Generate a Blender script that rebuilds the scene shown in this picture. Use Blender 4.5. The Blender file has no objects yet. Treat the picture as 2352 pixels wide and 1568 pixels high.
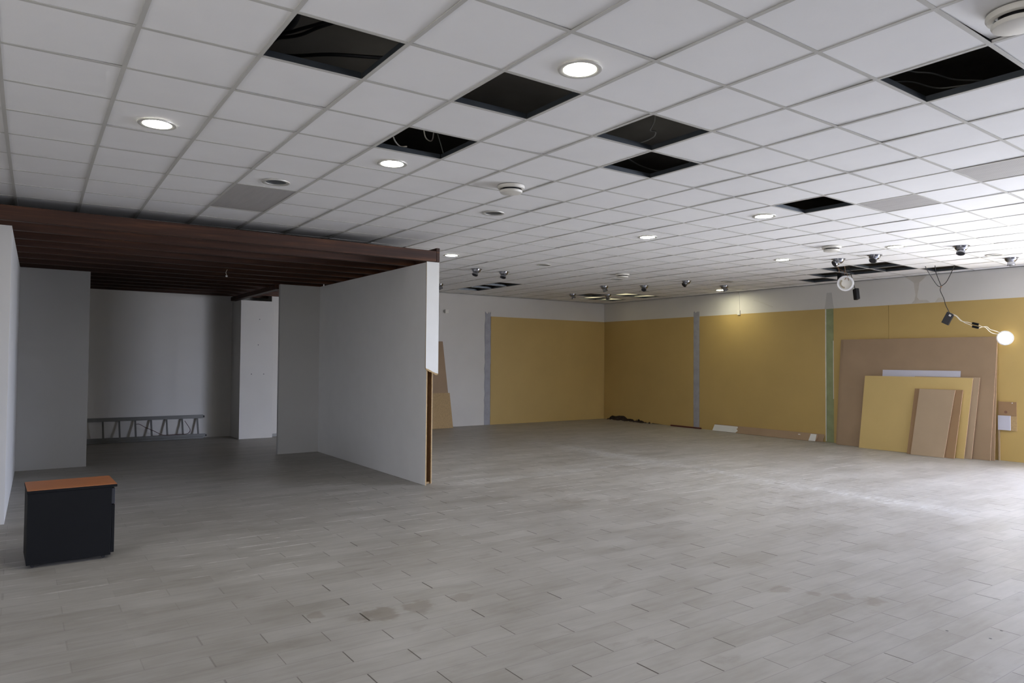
import bpy, math, random
from mathutils import Vector, Matrix
random.seed(7)
D = bpy.data
S = bpy.context.scene
COL = S.collection
PI = math.pi
H = 3.29            # height of the suspended ceiling
XR = 13.335         # face of the right wall
YB = 11.205         # face of the back wall

# ------------------------------------------------------------------ node helpers
class NT:
    def __init__(self, name):
        self.m = D.materials.new(name); self.m.use_nodes = True
        self.t = self.m.node_tree; self.t.nodes.clear()
        self.out = self.t.nodes.new('ShaderNodeOutputMaterial')
        self.b = self.t.nodes.new('ShaderNodeBsdfPrincipled')
        self.t.links.new(self.b.outputs[0], self.out.inputs[0])
    def n(self, typ, **kw):
        x = self.t.nodes.new(typ)
        for k, v in kw.items(): setattr(x, k, v)
        return x
    def L(self, a, b): self.t.links.new(a, b)
    def set(self, sock, v):
        if hasattr(v, 'is_output') or isinstance(v, bpy.types.NodeSocket): self.L(v, sock)
        else: sock.default_value = v
    def math(self, op, a, b=0.0, c=0.0, clamp=False):
        x = self.n('ShaderNodeMath', operation=op, use_clamp=clamp)
        for s, v in zip(x.inputs, (a, b, c)): self.set(s, v)
        return x.outputs[0]
    def mix(self, f, a, b, mode='MIX'):
        x = self.n('ShaderNodeMix', data_type='RGBA', blend_type=mode)
        self.set(x.inputs[0], f); self.set(x.inputs[6], a); self.set(x.inputs[7], b)
        return x.outputs[2]
    def coord(self, scale=(1, 1, 1), loc=(0, 0, 0)):
        c = self.n('ShaderNodeTexCoord'); m = self.n('ShaderNodeMapping')
        self.L(c.outputs['Object'], m.inputs[0])
        m.inputs['Scale'].default_value = scale; m.inputs['Location'].default_value = loc
        return m.outputs[0]
    def noise(self, vec, scale, detail=4, rough=.55):
        x = self.n('ShaderNodeTexNoise'); self.L(vec, x.inputs['Vector'])
        x.inputs['Scale'].default_value = scale; x.inputs['Detail'].default_value = detail
        x.inputs['Roughness'].default_value = rough
        return x.outputs[0]
    def ramp(self, f, stops):
        x = self.n('ShaderNodeValToRGB'); self.set(x.inputs[0], f)
        e = x.color_ramp.elements
        while len(e) < len(stops): e.new(.5)
        for q, (p, c) in zip(e, stops):
            q.position = p; q.color = c if len(c) == 4 else (*c, 1)
        return x.outputs[0]
    def step(self, v, lo, hi):
        x = self.n('ShaderNodeMapRange', interpolation_type='SMOOTHSTEP')
        self.set(x.inputs[0], v); x.inputs[1].default_value = lo; x.inputs[2].default_value = hi
        return x.outputs[0]
    def base(self, c, rough=.5, metal=0., spec=.5):
        self.set(self.b.inputs['Base Color'], c if isinstance(c, bpy.types.NodeSocket) else (*c, 1))
        self.set(self.b.inputs['Roughness'], rough); self.set(self.b.inputs['Metallic'], metal)
        self.b.inputs['Specular IOR Level'].default_value = spec
        return self
    def bump(self, h, strength=.2, dist=.01):
        x = self.n('ShaderNodeBump'); self.set(x.inputs['Height'], h)
        x.inputs['Strength'].default_value = strength; x.inputs['Distance'].default_value = dist
        self.L(x.outputs[0], self.b.inputs['Normal'])

def simple(name, c, rough=.5, metal=0., spec=.5, var=.08, scale=4., stretch=(1, 1, 1), bump=0.):
    t = NT(name); v = t.coord(stretch); f = t.noise(v, scale)
    a = tuple(min(1, x * (1 - var)) for x in c); b = tuple(min(1, x * (1 + var)) for x in c)
    t.base(t.ramp(f, [(.3, a), (.7, b)]), rough, metal, spec)
    if bump: t.bump(t.noise(v, scale * 30, 2), bump, .003)
    return t.m

M = {}
M['wall'] = simple('white_wall_paint', (.64, .622, .585), .75, spec=.3, var=.025, scale=1.2, bump=.06)
M['board_white'] = simple('white_board_shaded', (.50, .49, .465), .55, spec=.35, var=.02, scale=1.5)  # white boards, darkened to carry the shade inside the booth
M['skin_lit'] = simple('partition_laminate_lit', (.68, .67, .645), .5, spec=.35, var=.02)  # same white boards, lightened to carry daylight on the partition face
M['tile'] = simple('ceiling_tile', (.84, .835, .825), .9, spec=.2, var=.02, scale=2., bump=.1)
M['tee'] = simple('grid_paint', (.52, .51, .475), .6, spec=.3, var=.04)
M['steel'] = simple('galvanised_steel', (.15, .17, .19), .4, metal=.85, var=.1, scale=8)
M['slab'] = simple('plenum_concrete', (.30, .28, .24), .95, spec=.1, var=.15, scale=1.5)
M['front'] = simple('dark_grey_front_wall', (.10, .10, .105), .7, var=.1)  # unseen wall, coloured dark to cut bounce light
M['yellow'] = simple('yellow_panel_paint', (.50, .352, .127), .55, spec=.35, var=.04, scale=1.0)
M['yellow_board'] = simple('yellow_board_paint', (.56, .41, .165), .5, spec=.35, var=.03, scale=1.5)
M['grey_strip'] = simple('grey_primer', (.36, .36, .39), .8, spec=.2, var=.1, scale=6)
M['green_strip'] = simple('green_plasterboard', (.27, .30, .16), .85, spec=.2, var=.12, scale=5)
M['filler'] = simple('white_filler', (.68, .66, .6), .85, var=.1, scale=8)
M['mdf'] = simple('brown_mdf', (.335, .235, .148), .75, spec=.25, var=.07, scale=1.6)
M['mdf_light'] = simple('light_mdf', (.40, .30, .20), .75, spec=.25, var=.05, scale=1.6)
M['mdf_dark'] = simple('dark_mdf', (.31, .195, .105), .75, spec=.25, var=.06, scale=1.6)
M['mdf_edge'] = simple('cut_board_edge', (.58, .40, .26), .85, var=.15, scale=30)
M['chip'] = simple('chipboard', (.42, .29, .14), .85, var=.14, scale=40)
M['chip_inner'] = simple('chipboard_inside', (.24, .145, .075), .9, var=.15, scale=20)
M['lavender'] = simple('pale_grey_board', (.52, .52, .60), .6, var=.03, scale=2)
M['paint_white'] = simple('white_painted_end', (.67, .67, .64), .55, var=.03, scale=3)
M['black'] = simple('black_laminate', (.006, .0063, .007), .55, spec=.18, var=.1, scale=3)
M['charcoal'] = simple('charcoal_front', (.028, .029, .034), .4, var=.05)
M['cherry'] = simple('cherry_top', (.42, .155, .058), .38, var=.10, scale=2.2, stretch=(.5, 3, 1))
M['alu'] = simple('aluminium', (.17, .17, .16), .45, metal=.6, var=.05)
M['holder'] = simple('dusty_holder', (.34, .29, .21), .8, var=.2, scale=20)
M['rim'] = simple('satin_rim', (.56, .55, .51), .4, metal=.15, var=.03)
M['rubber'] = simple('black_rubber', (.012, .012, .013), .6, var=.1)
M['cable'] = simple('black_cable', (.010, .010, .011), .5, var=.1)
M['white_wire'] = simple('white_wire', (.72, .68, .58), .5, var=.05)
M['cream'] = simple('cream_plastic', (.70, .68, .62), .45, var=.03)
M['white_plastic'] = simple('white_plastic', (.78, .78, .78), .35, var=.02)
M['chrome'] = simple('chrome', (.36, .365, .39), .12, metal=1., var=.02)
M['dark_metal'] = simple('dark_metal', (.04, .04, .045), .35, metal=.6, var=.1)
M['lens_off'] = simple('frosted_lens', (.30, .30, .28), .35, var=.06)
M['red_brown'] = simple('dark_red_bar', (.10, .022, .016), .5, var=.15)
M['rust'] = simple('brown_wire', (.30, .17, .09), .6, var=.2, scale=10)
M['strap'] = simple('maroon_strap', (.06, .014, .018), .6, var=.1)
M['plaster'] = simple('broken_plaster', (.05, .033, .022), .95, var=.35, scale=14, bump=.5)
M['stain'] = simple('water_stain', (.56, .525, .465), .85, spec=.2, var=.1, scale=5)
M['red_knot'] = simple('knot', (.20, .10, .06), .7, var=.15, scale=20)
M['frame'] = simple('window_frame_metal', (.45, .45, .46), .4, metal=.5, var=.05)

t = NT('perforated_panel'); v = t.coord(); vo = t.n('ShaderNodeTexVoronoi'); t.L(v, vo.inputs['Vector'])
vo.inputs['Scale'].default_value = 90; vo.inputs['Randomness'].default_value = 0
hole = t.step(vo.outputs['Distance'], .30, .42)
c = t.mix(hole, (.12, .115, .11, 1), (.50, .485, .47, 1))
c = t.mix(t.math('MULTIPLY', t.noise(t.coord((6, .7, 1)), 3), .5), c, (.62, .6, .57, 1))
t.base(c, .6, 0, .3); M['grille'] = t.m

# dark stained timber with grain running along X
t = NT('stained_timber'); v = t.coord((.35, 9, 9)); g = t.noise(v, 2.2, 6, .65)
v2 = t.coord((.8, 40, 40)); g2 = t.noise(v2, 1.4, 3)
c = t.ramp(g, [(.3, (.018, .007, .004)), (.52, (.048, .018, .0085)), (.72, (.135, .052, .020))])
c = t.mix(t.math('MULTIPLY', g2, .35), c, (.03, .012, .008, 1))
t.base(c, .55, 0, .35); t.bump(g, .2, .004); M['timber'] = t.m
t = NT('roof_planks'); v = t.coord((.3, 8, 8)); g = t.noise(v, 2, 5)
t.base(t.ramp(g, [(.3, (.006, .003, .002)), (.7, (.022, .009, .006))]), .7, 0, .25); M['deck'] = t.m

def emission(name, col, strength):
    t = NT(name); t.t.nodes.remove(t.b)
    e = t.n('ShaderNodeEmission'); e.inputs[0].default_value = (*col, 1); e.inputs[1].default_value = strength
    t.L(e.outputs[0], t.out.inputs[0]); return t.m
LAMP = 128.
M['lamp'] = emission('lit_led_lens', (1., .97, .87), LAMP)
M['lamp_wall'] = emission('lit_wall_washer_lens', (1., .96, .70), LAMP * 1.08)
M['rear_glow'] = emission('lamp_rear_glow', (1., .96, .78), 6.)  # extra glow for the back of the hung lamp
M['tube'] = emission('lit_diffuser', (1., .90, .56), .75)

# ------------------------------------------------------------------ floor material
t = NT('grey_plank_tiles')
tc = t.n('ShaderNodeTexCoord'); sp = t.n('ShaderNodeSeparateXYZ'); t.L(tc.outputs['Object'], sp.inputs[0])
x, y = sp.outputs[0], sp.outputs[1]
RW, RL = .1715, .632
vv = t.math('DIVIDE', t.math('SUBTRACT', y, .066), RW); row = t.math('FLOOR', vv); fv = t.math('SUBTRACT', vv, row)
par = t.math('FLOORED_MODULO', row, 2.)
uu = t.math('SUBTRACT', t.math('DIVIDE', t.math('SUBTRACT', x, 1.385), RL), t.math('MULTIPLY', t.math('SUBTRACT', 1., par), .5))
bid = t.math('FLOOR', uu); fu = t.math('SUBTRACT', uu, bid)
cb = t.n('ShaderNodeCombineXYZ'); t.L(row, cb.inputs[0]); t.L(bid, cb.inputs[1])
wn = t.n('ShaderNodeTexWhiteNoise', noise_dimensions='2D'); t.L(cb.outputs[0], wn.inputs[0]); rnd = wn.outputs[0]
rs = t.n('ShaderNodeSeparateColor'); t.L(wn.outputs[1], rs.inputs[0]); rnd2 = rs.outputs[1]
cloud = t.noise(t.coord((.8, 1.6, 1)), 1.3, 5, .6)
grain = t.noise(t.coord((1.2, 9, 1)), 2.4, 4)
f = t.math('ADD', t.math('MULTIPLY', cloud, .65), t.math('ADD', t.math('MULTIPLY', grain, .3), t.math('MULTIPLY', rnd, .12)))
col = t.ramp(f, [(.36, (.262, .243, .208)), (.54, (.338, .320, .284)), (.72, (.405, .387, .35))])
# patches of grime
sm = t.math('MULTIPLY', t.step(t.noise(t.coord((1.4, 2.6, 1), (3, 1, 0)), 1.7, 5, .6), .60, .70), .30)
col = t.mix(sm, col, (.20, .175, .145, 1))
# a few browner stains
def blob(cx, cy, r):
    dx = t.math('SUBTRACT', x, cx); dy = t.math('SUBTRACT', y, cy)
    return t.math('SQRT', t.math('ADD', t.math('MULTIPLY', dx, dx), t.math('MULTIPLY', dy, dy)))
nz = t.noise(t.coord(), 9, 3)
for cx, cy, r, k in ((1.5, .30, .16, .5), (1.75, .31, .14, .45), (1.13, .53, .07, .4), (2.1, .31, .10, .3), (4.35, -1.16, .10, .42), (4.40, -1.32, .10, .42), (4.08, -.82, .10, .42), (4.2, -1.0, .06, .4),
                     (4.9, 2.5, .25, .25), (5.4, 2.2, .2, .25), (5.2, 3.2, .3, .22)):
    d = t.math('ADD', blob(cx, cy, r), t.math('MULTIPLY', t.math('SUBTRACT', nz, .5), r * 2.2))
    s_ = t.math('MULTIPLY', t.math('SUBTRACT', 1., t.step(d, r * .5, r)), k)
    col = t.mix(s_, col, (.17, .135, .095, 1))
# long joints, mostly faint
dl = t.math('MULTIPLY', t.math('MINIMUM', fv, t.math('SUBTRACT', 1., fv)), RW)
lj = t.math('MULTIPLY', t.math('SUBTRACT', 1., t.step(dl, .0012, .0028)), .5)
col = t.mix(lj, col, (.165, .15, .15, 1))
# plaster dust caught in and along the long joints
dn = t.noise(t.coord((.75, 3.0, 1), (5, 2, 0)), 1.6, 5, .65)
reg = t.math('MULTIPLY', t.step(y, .6, 2.6), t.math('SUBTRACT', 1., t.math('MULTIPLY', t.step(y, 6.5, 9.), .75)))
dm = t.math('MULTIPLY', t.math('SUBTRACT', 1., t.step(dl, .003, .014)), t.math('MULTIPLY', t.step(dn, .47, .60), reg))
dm = t.math('MULTIPLY', dm, t.step(t.noise(t.coord((1.2, 2, 1), (1, 7, 0)), 4.5, 4, .65), .36, .60))
col = t.mix(t.math('MULTIPLY', dm, .75), col, (.72, .71, .68, 1))
# trails of plaster dust where partitions once stood
fine = t.noise(t.coord((1.5, 5, 1)), 5, 5, .7)
wob = t.math('MULTIPLY', t.math('SUBTRACT', cloud, .5), .7)
dA = t.math('ABSOLUTE', t.math('SUBTRACT', t.math('ADD', x, wob), 8.12))
mA = t.math('MULTIPLY', t.math('SUBTRACT', 1., t.step(dA, .0, .42)), t.math('MULTIPLY', t.step(y, -1., .4), t.math('SUBTRACT', 1., t.step(y, 6.0, 9.))))
dB = t.math('ABSOLUTE', t.math('SUBTRACT', t.math('ADD', y, wob), 4.20))
mB = t.math('MULTIPLY', t.math('SUBTRACT', 1., t.step(dB, .02, .22)), t.math('MULTIPLY', t.step(x, 3.95, 4.3), t.math('SUBTRACT', 1., t.step(x, 7.6, 9.6))))
tr = t.math('MULTIPLY', t.math('MAXIMUM', mA, mB), t.math('MULTIPLY', t.step(fine, .38, .66), t.step(dn, .28, .52)))
haze = t.math('MULTIPLY', t.math('SUBTRACT', 1., t.step(blob(8.0, 1.6, 1), .5, 3.2)), t.step(fine, .42, .7))
tr = t.math('MAXIMUM', tr, t.math('MULTIPLY', haze, .5))
col = t.mix(t.math('MULTIPLY', tr, .60), col, (.66, .655, .63, 1))
# open end joints, some dark
ds = t.math('MULTIPLY', t.math('MINIMUM', fu, t.math('SUBTRACT', 1., fu)), RL)
wd = t.math('MULTIPLY', t.math('POWER', rnd2, 2.), .0052)
inrow = t.step(dl, .004, .007)
sj = t.math('MULTIPLY', t.math('SUBTRACT', 1., t.step(t.math('SUBTRACT', ds, wd), .0008, .0024)), inrow)
sj = t.math('MULTIPLY', sj, t.math('ADD', t.math('MULTIPLY', rnd2, .72), .26))
sj = t.math('MULTIPLY', sj, t.math('ADD', .22, t.math('MULTIPLY', t.step(t.math('SUBTRACT', x, t.math('MULTIPLY', y, .45)), -.2, 1.9), 1.0)))
col = t.mix(sj, col, (.055, .042, .030, 1))
for cx, cy in ((4.253, -1.871), (4.535, -2.059), (4.338, -2.075)):
    col = t.mix(t.math('SUBTRACT', 1., t.step(blob(cx, cy, 1), .006, .011)), col, (.03, .03, .03, 1))
rough = t.math('ADD', .40, t.math('ADD', t.math('MULTIPLY', tr, .3), t.math('MULTIPLY', cloud, .12)))
t.base(col, rough, 0, .45)
t.bump(t.math('SUBTRACT', 1., t.math('MAXIMUM', sj, lj)), .25, .002)
M['floor'] = t.m

# ------------------------------------------------------------------ mesh builder
class MB:
    def __init__(self): self.v = []; self.f = []; self.sm = []
    def add(self, vs, fs, smooth=False):
        o = len(self.v); self.v += [tuple(p) for p in vs]
        self.f += [tuple(i + o for i in f) for f in fs]; self.sm += [smooth] * len(fs)
        return self
    def box(self, x0, y0, z0, x1, y1, z1):
        return self.hexa([(x0, y0, z0), (x1, y0, z0), (x1, y1, z0), (x0, y1, z0)], [(x0, y0, z1), (x1, y0, z1), (x1, y1, z1), (x0, y1, z1)])
    def hexa(self, a, b):
        n = len(a)
        return self.add(list(a) + list(b), [tuple(range(n))[::-1], tuple(range(n, 2 * n))] + [(i, (i + 1) % n, n + (i + 1) % n, n + i) for i in range(n)])
    def prism(self, poly, ax, a, b):     # 2-D outline extruded along an axis
        def p(q, w): return {'x': (w, q[0], q[1]), 'y': (q[0], w, q[1]), 'z': (q[0], q[1], w)}[ax]
        return self.hexa([p(q, a) for q in poly], [p(q, b) for q in poly])
    def lathe(self, prof, c=(0, 0, 0), seg=32, m=None, caps=True):
        vs = []; fs = []; n = len(prof)
        for k in range(seg):
            a = 2 * PI * k / seg
            for r, z in prof:
                q = Vector((r * math.cos(a), r * math.sin(a), z))
                if m is not None: q = m @ q
                vs.append(tuple(q + Vector(c)))
        for k in range(seg):
            k2 = (k + 1) % seg
            for i in range(n - 1): fs.append((k * n + i, k2 * n + i, k2 * n + i + 1, k * n + i + 1))
        if caps:
            if prof[0][0] > 1e-6: fs.append(tuple(k * n for k in range(seg))[::-1])
            if prof[-1][0] > 1e-6: fs.append(tuple(k * n + n - 1 for k in range(seg)))
        return self.add(vs, fs, True)
    def tube(self, pts, r, seg=8, sub=6):
        P = [Vector(p) for p in pts]
        if len(P) > 2 and sub > 1:           # Catmull-Rom
            Q = [P[0] * 2 - P[1]] + P + [P[-1] * 2 - P[-2]]; R_ = []
            for i in range(1, len(Q) - 2):
                a, b, c, d = Q[i - 1:i + 3]
                for s in range(sub):
                    u = s / sub
                    R_.append(.5 * ((2 * b) + (c - a) * u + (2 * a - 5 * b + 4 * c - d) * u * u + (3 * b - a - 3 * c + d) * u ** 3))
            P = R_ + [P[-1]]
        vs = []; fs = []
        up = Vector((0, 0, 1))
        for i, p in enumerate(P):
            d = (P[min(i + 1, len(P) - 1)] - P[max(i - 1, 0)]).normalized()
            s = d.cross(up)
            if s.length < .05: s = d.cross(Vector((1, 0, 0)))
            s.normalize(); w = s.cross(d)
            for k in range(seg):
                a = 2 * PI * k / seg; vs.append(p + s * (r * math.cos(a)) + w * (r * math.sin(a)))
        for i in range(len(P) - 1):
            for k in range(seg):
                k2 = (k + 1) % seg; fs.append((i * seg + k, i * seg + k2, (i + 1) * seg + k2, (i + 1) * seg + k))
        fs += [tuple(range(seg))[::-1], tuple(range((len(P) - 1) * seg, len(P) * seg))]
        return self.add(vs, fs, True)
    def build(self, name, mat, parent=None, bevel=0., loc=None):
        off = Vector(parent_world(parent)) if parent is not None else Vector(loc or (0, 0, 0))
        me = D.meshes.new(name); me.from_pydata([tuple(Vector(p) - off) for p in self.v], [], self.f)
        me.polygons.foreach_set('use_smooth', self.sm); me.update()
        if mat: me.materials.append(mat)
        o = D.objects.new(name, me); COL.objects.link(o)
        if parent is not None: o.parent = parent
        else: o.location = off
        import bmesh
        bm = bmesh.new(); bm.from_mesh(me); bmesh.ops.recalc_face_normals(bm, faces=bm.faces[:]); bm.to_mesh(me); bm.free()
        if any(self.sm):
            md = o.modifiers.new('split', 'EDGE_SPLIT'); md.split_angle = math.radians(38)
        if bevel:
            md = o.modifiers.new('bevel', 'BEVEL'); md.width = bevel; md.segments = 2; md.limit_method = 'ANGLE'
        return o
def parent_world(p):
    v = Vector((0, 0, 0))
    while p is not None: v += p.location; p = p.parent
    return v
def tag(o, label, cat, group=None):
    o['label'] = label; o['category'] = cat
    if group: o['group'] = group
    return o
def thing(name, label, cat, loc, group=None):
    o = D.objects.new(name, None); o.empty_display_size = .1; COL.objects.link(o); o.location = loc
    return tag(o, label, cat, group)
def struct(o): o['kind'] = 'structure'; return o
def dup(root, loc, label):
    r = root.copy(); COL.objects.link(r); r.location = loc; r['label'] = label
    for ch in list(root.children):
        c = ch.copy(); COL.objects.link(c); c.parent = r
        for g in list(ch.children):
            e = g.copy(); COL.objects.link(e); e.parent = c
    return r
def box(name, b, mat, parent=None, bevel=0., loc=None): return MB().box(*b).build(name, mat, parent, bevel, loc)

# ------------------------------------------------------------------ the room shell
XL, YF, YN = -6.2, -6.6, 11.75        # left wall, front wall, niche wall
ZT = 3.95                              # underside of the structural slab
struct(MB().add([(XL - .2, YF - .2, 0), (XR + .3, YF - .2, 0), (XR + .3, YN + .2, 0), (XL - .2, YN + .2, 0),
                 (XL - .2, YF - .2, -.12), (XR + .3, YF - .2, -.12), (XR + .3, YN + .2, -.12), (XL - .2, YN + .2, -.12)],
                [(0, 1, 2, 3), (7, 6, 5, 4), (0, 4, 5, 1), (1, 5, 6, 2), (2, 6, 7, 3), (3, 7, 4, 0)]).build('floor', M['floor']))
LY0, LY1, LZ0, LZ1 = -5.4, -2.2, .5, 2.3     # window in the left wall
wl = MB().box(XL - .2, LY1, 0, XL, YN + .2, ZT).box(XL - .2, YF, 0, XL, LY0, ZT).box(XL - .2, LY0, 0, XL, LY1, LZ0).box(XL - .2, LY0, LZ1, XL, LY1, ZT)
struct(wl.build('wall_left', M['wall']))
wb = MB().box(3.915, YB + .006, 0, XR + .07, YN + .2, ZT)
struct(wb.build('wall_back', M['wall']))
struct(box('wall_rear', (XL, YN, 0, 3.915, YN + .2, ZT), M['wall']))
WY0, WY1, WZ0, WZ1 = -5.9, -1.0, .06, 2.75      # shop window in the right wall
wr = MB().box(XR + .07, WY1, 0, XR + .25, YN + .2, ZT).box(XR + .07, YF, WZ1, XR + .25, WY1, ZT)
wr.box(XR + .07, YF, 0, XR + .25, WY0, WZ1).box(XR + .07, WY0, 0, XR + .25, WY1, WZ0)
struct(wr.build('wall_right', M['wall']))
FX0, FX1, FZ0, FZ1 = 12.2, 12.95, .10, 2.2     # narrow opening added in the unseen front wall to brighten the far walls
wf = MB().box(XL, YF - .2, 0, FX0, YF, ZT).box(FX1, YF - .2, 0, XR + .25, YF, ZT)
wf.box(FX0, YF - .2, 0, FX1, YF, FZ0).box(FX0, YF - .2, FZ1, FX1, YF, ZT)
struct(wf.build('wall_front', M['front']))
def window(name, pts, ax, face, horizontal):
    m = MB(); (a0, a1, z0, z1, n) = pts
    cuts = [a0 + (a1 - a0) * k / n for k in range(n + 1)]
    for c in cuts:
        if ax == 'x': m.box(face, c - .03, z0, face + .07, c + .03, z1)
        else: m.box(c - .03, face, z0, c + .03, face + .07, z1)
    for z in (z0 + .03, z1 - .33, z1 - .03):
        for p, q in zip(cuts[:-1], cuts[1:]):
            if ax == 'x': m.box(face + .01, p + .03, z - .03, face + .06, q - .03, z + .03)
            else: m.box(p + .03, face + .01, z - .03, q - .03, face + .06, z + .03)
    return struct(m.build(name, M['frame']))
window('window_1', (WY0, WY1, WZ0, WZ1, 4), 'x', XR + .12, True)
window('window_fill', (FX0, FX1, FZ0, FZ1, 1), 'y', YF - .14, True)
window('window_2', (LY0, LY1, LZ0, LZ1, 3), 'x', XL - .15, True)

# slab above, closing the plenum
struct(box('trim_1', (XL - .2, YF - .2, ZT, XR + .3, YN + .2, ZT + .15), M['slab']))
# dark sides of the plenum above the ceiling line
pl = MB()
pl.box(XR + .055, YF, H + .06, XR + .069, YN, ZT).box(XL + .001, YF, H + .06, XL + .015, YN, ZT)
pl.box(3.93, YB - .012, H + .06, XR, YB + .005, ZT).box(XL, YF + .001, H + .06, XR, YF + .015, ZT).box(XL, YN - .015, H + .06, 3.91, YN - .001, ZT)
struct(pl.build('trim_2', M['slab']))

# ------------------------------------------------------------------ suspended ceiling
QX = (-0.00249, 0.9771, 0.0007, 0.00293, -0.00218, 0.00136)
QY = (0.01353, -0.03035, 1.00411, 0.00298, -0.00322, 0.00239)
def node(i, j):
    b = (1, i, j, i * i, i * j, j * j)
    xx = .6 * sum(p * q for p, q in zip(QX, b)); yy = .6 * sum(p * q for p, q in zip(QY, b))
    xx = min(max(xx, XL + .01), XR + .035)
    yy = min(max(yy, YF + .01), YB - .003 if xx > 3.9 else YN - .02)
    return xx, yy
HOLES = {(1, -1), (3, -1), (3, 1), (5, -1), (6, 0), (6, -4), (10, 0), (18, 3), (19, 3), (18, 4), (19, 4), (19, 5), (20, 6), (20, 2),
         (13, 14), (13, 15), (13, 16), (18, 15), (19, 16), (20, 16), (19, 14), (20, 14)}
GRILLES = [((2, 5), (2, 6)), ((10, -3),), ((11, -1),)]
gset = {c for g in GRILLES for c in g}
I0, I1, J0, J1 = -11, 23, -12, 20
def lerp(p, q, f): return (p[0] + (q[0] - p[0]) * f, p[1] + (q[1] - p[1]) * f)
def quad(i, j): return [node(i, j), node(i + 1, j), node(i + 1, j + 1), node(i, j + 1)]
def shrink(q, g):
    cx = sum(p[0] for p in q) / 4; cy = sum(p[1] for p in q) / 4
    out = []
    for p in q:
        out.append((p[0] - math.copysign(min(g, abs(p[0] - cx)), p[0] - cx), p[1] - math.copysign(min(g, abs(p[1] - cy)), p[1] - cy)))
    return out
tiles = MB()
for i in range(I0, I1):
    for j in range(J0, J1):
        if (i, j) in HOLES or (i, j) in gset: continue
        q = quad(i, j)
        if abs(q[1][0] - q[0][0]) < .05 or abs(q[3][1] - q[0][1]) < .05: continue
        q = shrink(q, .006)
        lift = [random.choice((0, 0, 0, .001, .003, .005)) for _ in range(4)]
        if (i, j) == (5, -5): lift = [0, .008, .020, 0]
        z0 = H + .0012
        a = [(p[0], p[1], z0 + l) for p, l in zip(q, lift)]; b = [(p[0], p[1], z0 + .014 + l) for p, l in zip(q, lift)]
        tiles.hexa(a, b)
ceil = struct(tiles.build('ceiling', M['tile']))
fl = MB(); web = MB()
def strip(p, q, w, z0, z1, m):
    d = Vector((q[0] - p[0], q[1] - p[1], 0)); L = d.length
    if L < .02: return
    d /= L; s = Vector((-d.y, d.x, 0)) * (w / 2)
    P, Q = Vector((*p, 0)), Vector((*q, 0))
    m.hexa([tuple(k + Vector((0, 0, z0))) for k in (P - s, Q - s, Q + s, P + s)], [tuple(k + Vector((0, 0, z1))) for k in (P - s, Q - s, Q + s, P + s)])
nogrid = {((2, 6), (3, 6))}
for i in range(I0, I1 + 1):
    for j in range(J0, J1 + 1):
        p = node(i, j)
        if j < J1:
            q = node(i, j + 1)
            strip(p, q, .024, H - .0022, H + .0008, fl)
            if (i, j) in HOLES or (i - 1, j) in HOLES: strip(p, q, .010, H + .0008, H + .040, web)
        if i < I1 and ((i, j), (i + 1, j)) not in nogrid:
            q = node(i + 1, j)
            pp, qq = lerp(p, q, .02), lerp(p, q, .98)
            strip(pp, qq, .024, H - .0020, H + .0006, fl)
            if (i, j) in HOLES or (i, j - 1) in HOLES: strip(pp, qq, .010, H + .0008, H + .040, web)
struct(fl.build('trim_3', M['tee'])); struct(web.build('trim_4', M['steel']))
glabels = ['long grey perforated ceiling grille above front edge of wooden booth roof',
           'pale grey perforated ceiling panel at right edge of photo, nearest the window',
           'pale grey speckled ceiling panel beside the small hole over the right half']
for g, lb in zip(GRILLES, glabels):
    q0, q1 = quad(*g[0]), quad(*g[-1]); q = shrink([q0[0], q0[1], q1[2], q1[3]], .004)
    c = (sum(p[0] for p in q) / 4, sum(p[1] for p in q) / 4, H)
    m = MB().hexa([(*p, H + .0012) for p in q], [(*p, H + .02) for p in q])
    tag(m.build('ceiling_grille', M['grille'], loc=c), lb, 'ceiling grille', 'grey perforated ceiling panels')
# wall angle along the wall tops, darkened to paint in the gap's shade
struct(MB().box(3.93, YB - .022, H - .004, XR, YB + .004, H - .0025).box(XR - .012, -.9, H - .006, XR + .02, YB - .022, H - .0025).build('trim_5', M['steel']))

# ------------------------------------------------------------------ wall linings
# white band over the yellow panels on the right wall
band = struct(box('trim_6', (XR + .004, WY1, 2.765, XR + .069, YB + .004, H + .055), M['wall']))
def flat(name, ax, face, outline, mat, parent, th=.0012):
    return MB().prism(outline, ax, face - th, face).build(name, mat, parent)
st = [(2.80, 3.285), (2.39, 3.285), (2.45, 3.22), (2.53, 3.16), (2.545, 3.03), (2.565, 2.95), (2.57, 2.88), (2.53, 2.83), (2.40, 2.825), (2.34, 2.772), (2.68, 2.772), (2.62, 2.83), (2.60, 2.93), (2.615, 3.03), (2.63, 3.16), (2.70, 3.22)]
flat('water_stain', 'x', XR + .0035, st, M['stain'], band)
flat('water_stain', 'x', XR + .0035, [(2.26, 2.772), (2.10, 2.772), (2.12, 2.84), (2.20, 2.85)], M['stain'], band)
flat('filler_patch', 'x', XR + .0035, [(4.43, 2.77), (4.22, 2.77), (4.24, 2.86), (4.27, 3.10), (4.38, 3.10), (4.41, 2.86)], M['board_white'], band)
MB().tube([(XR, 6.165, 3.066), (XR, 5.95, 3.0), (XR, 5.663, 2.877)], .004, 6).build('crack', M['stain'], band)
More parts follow.
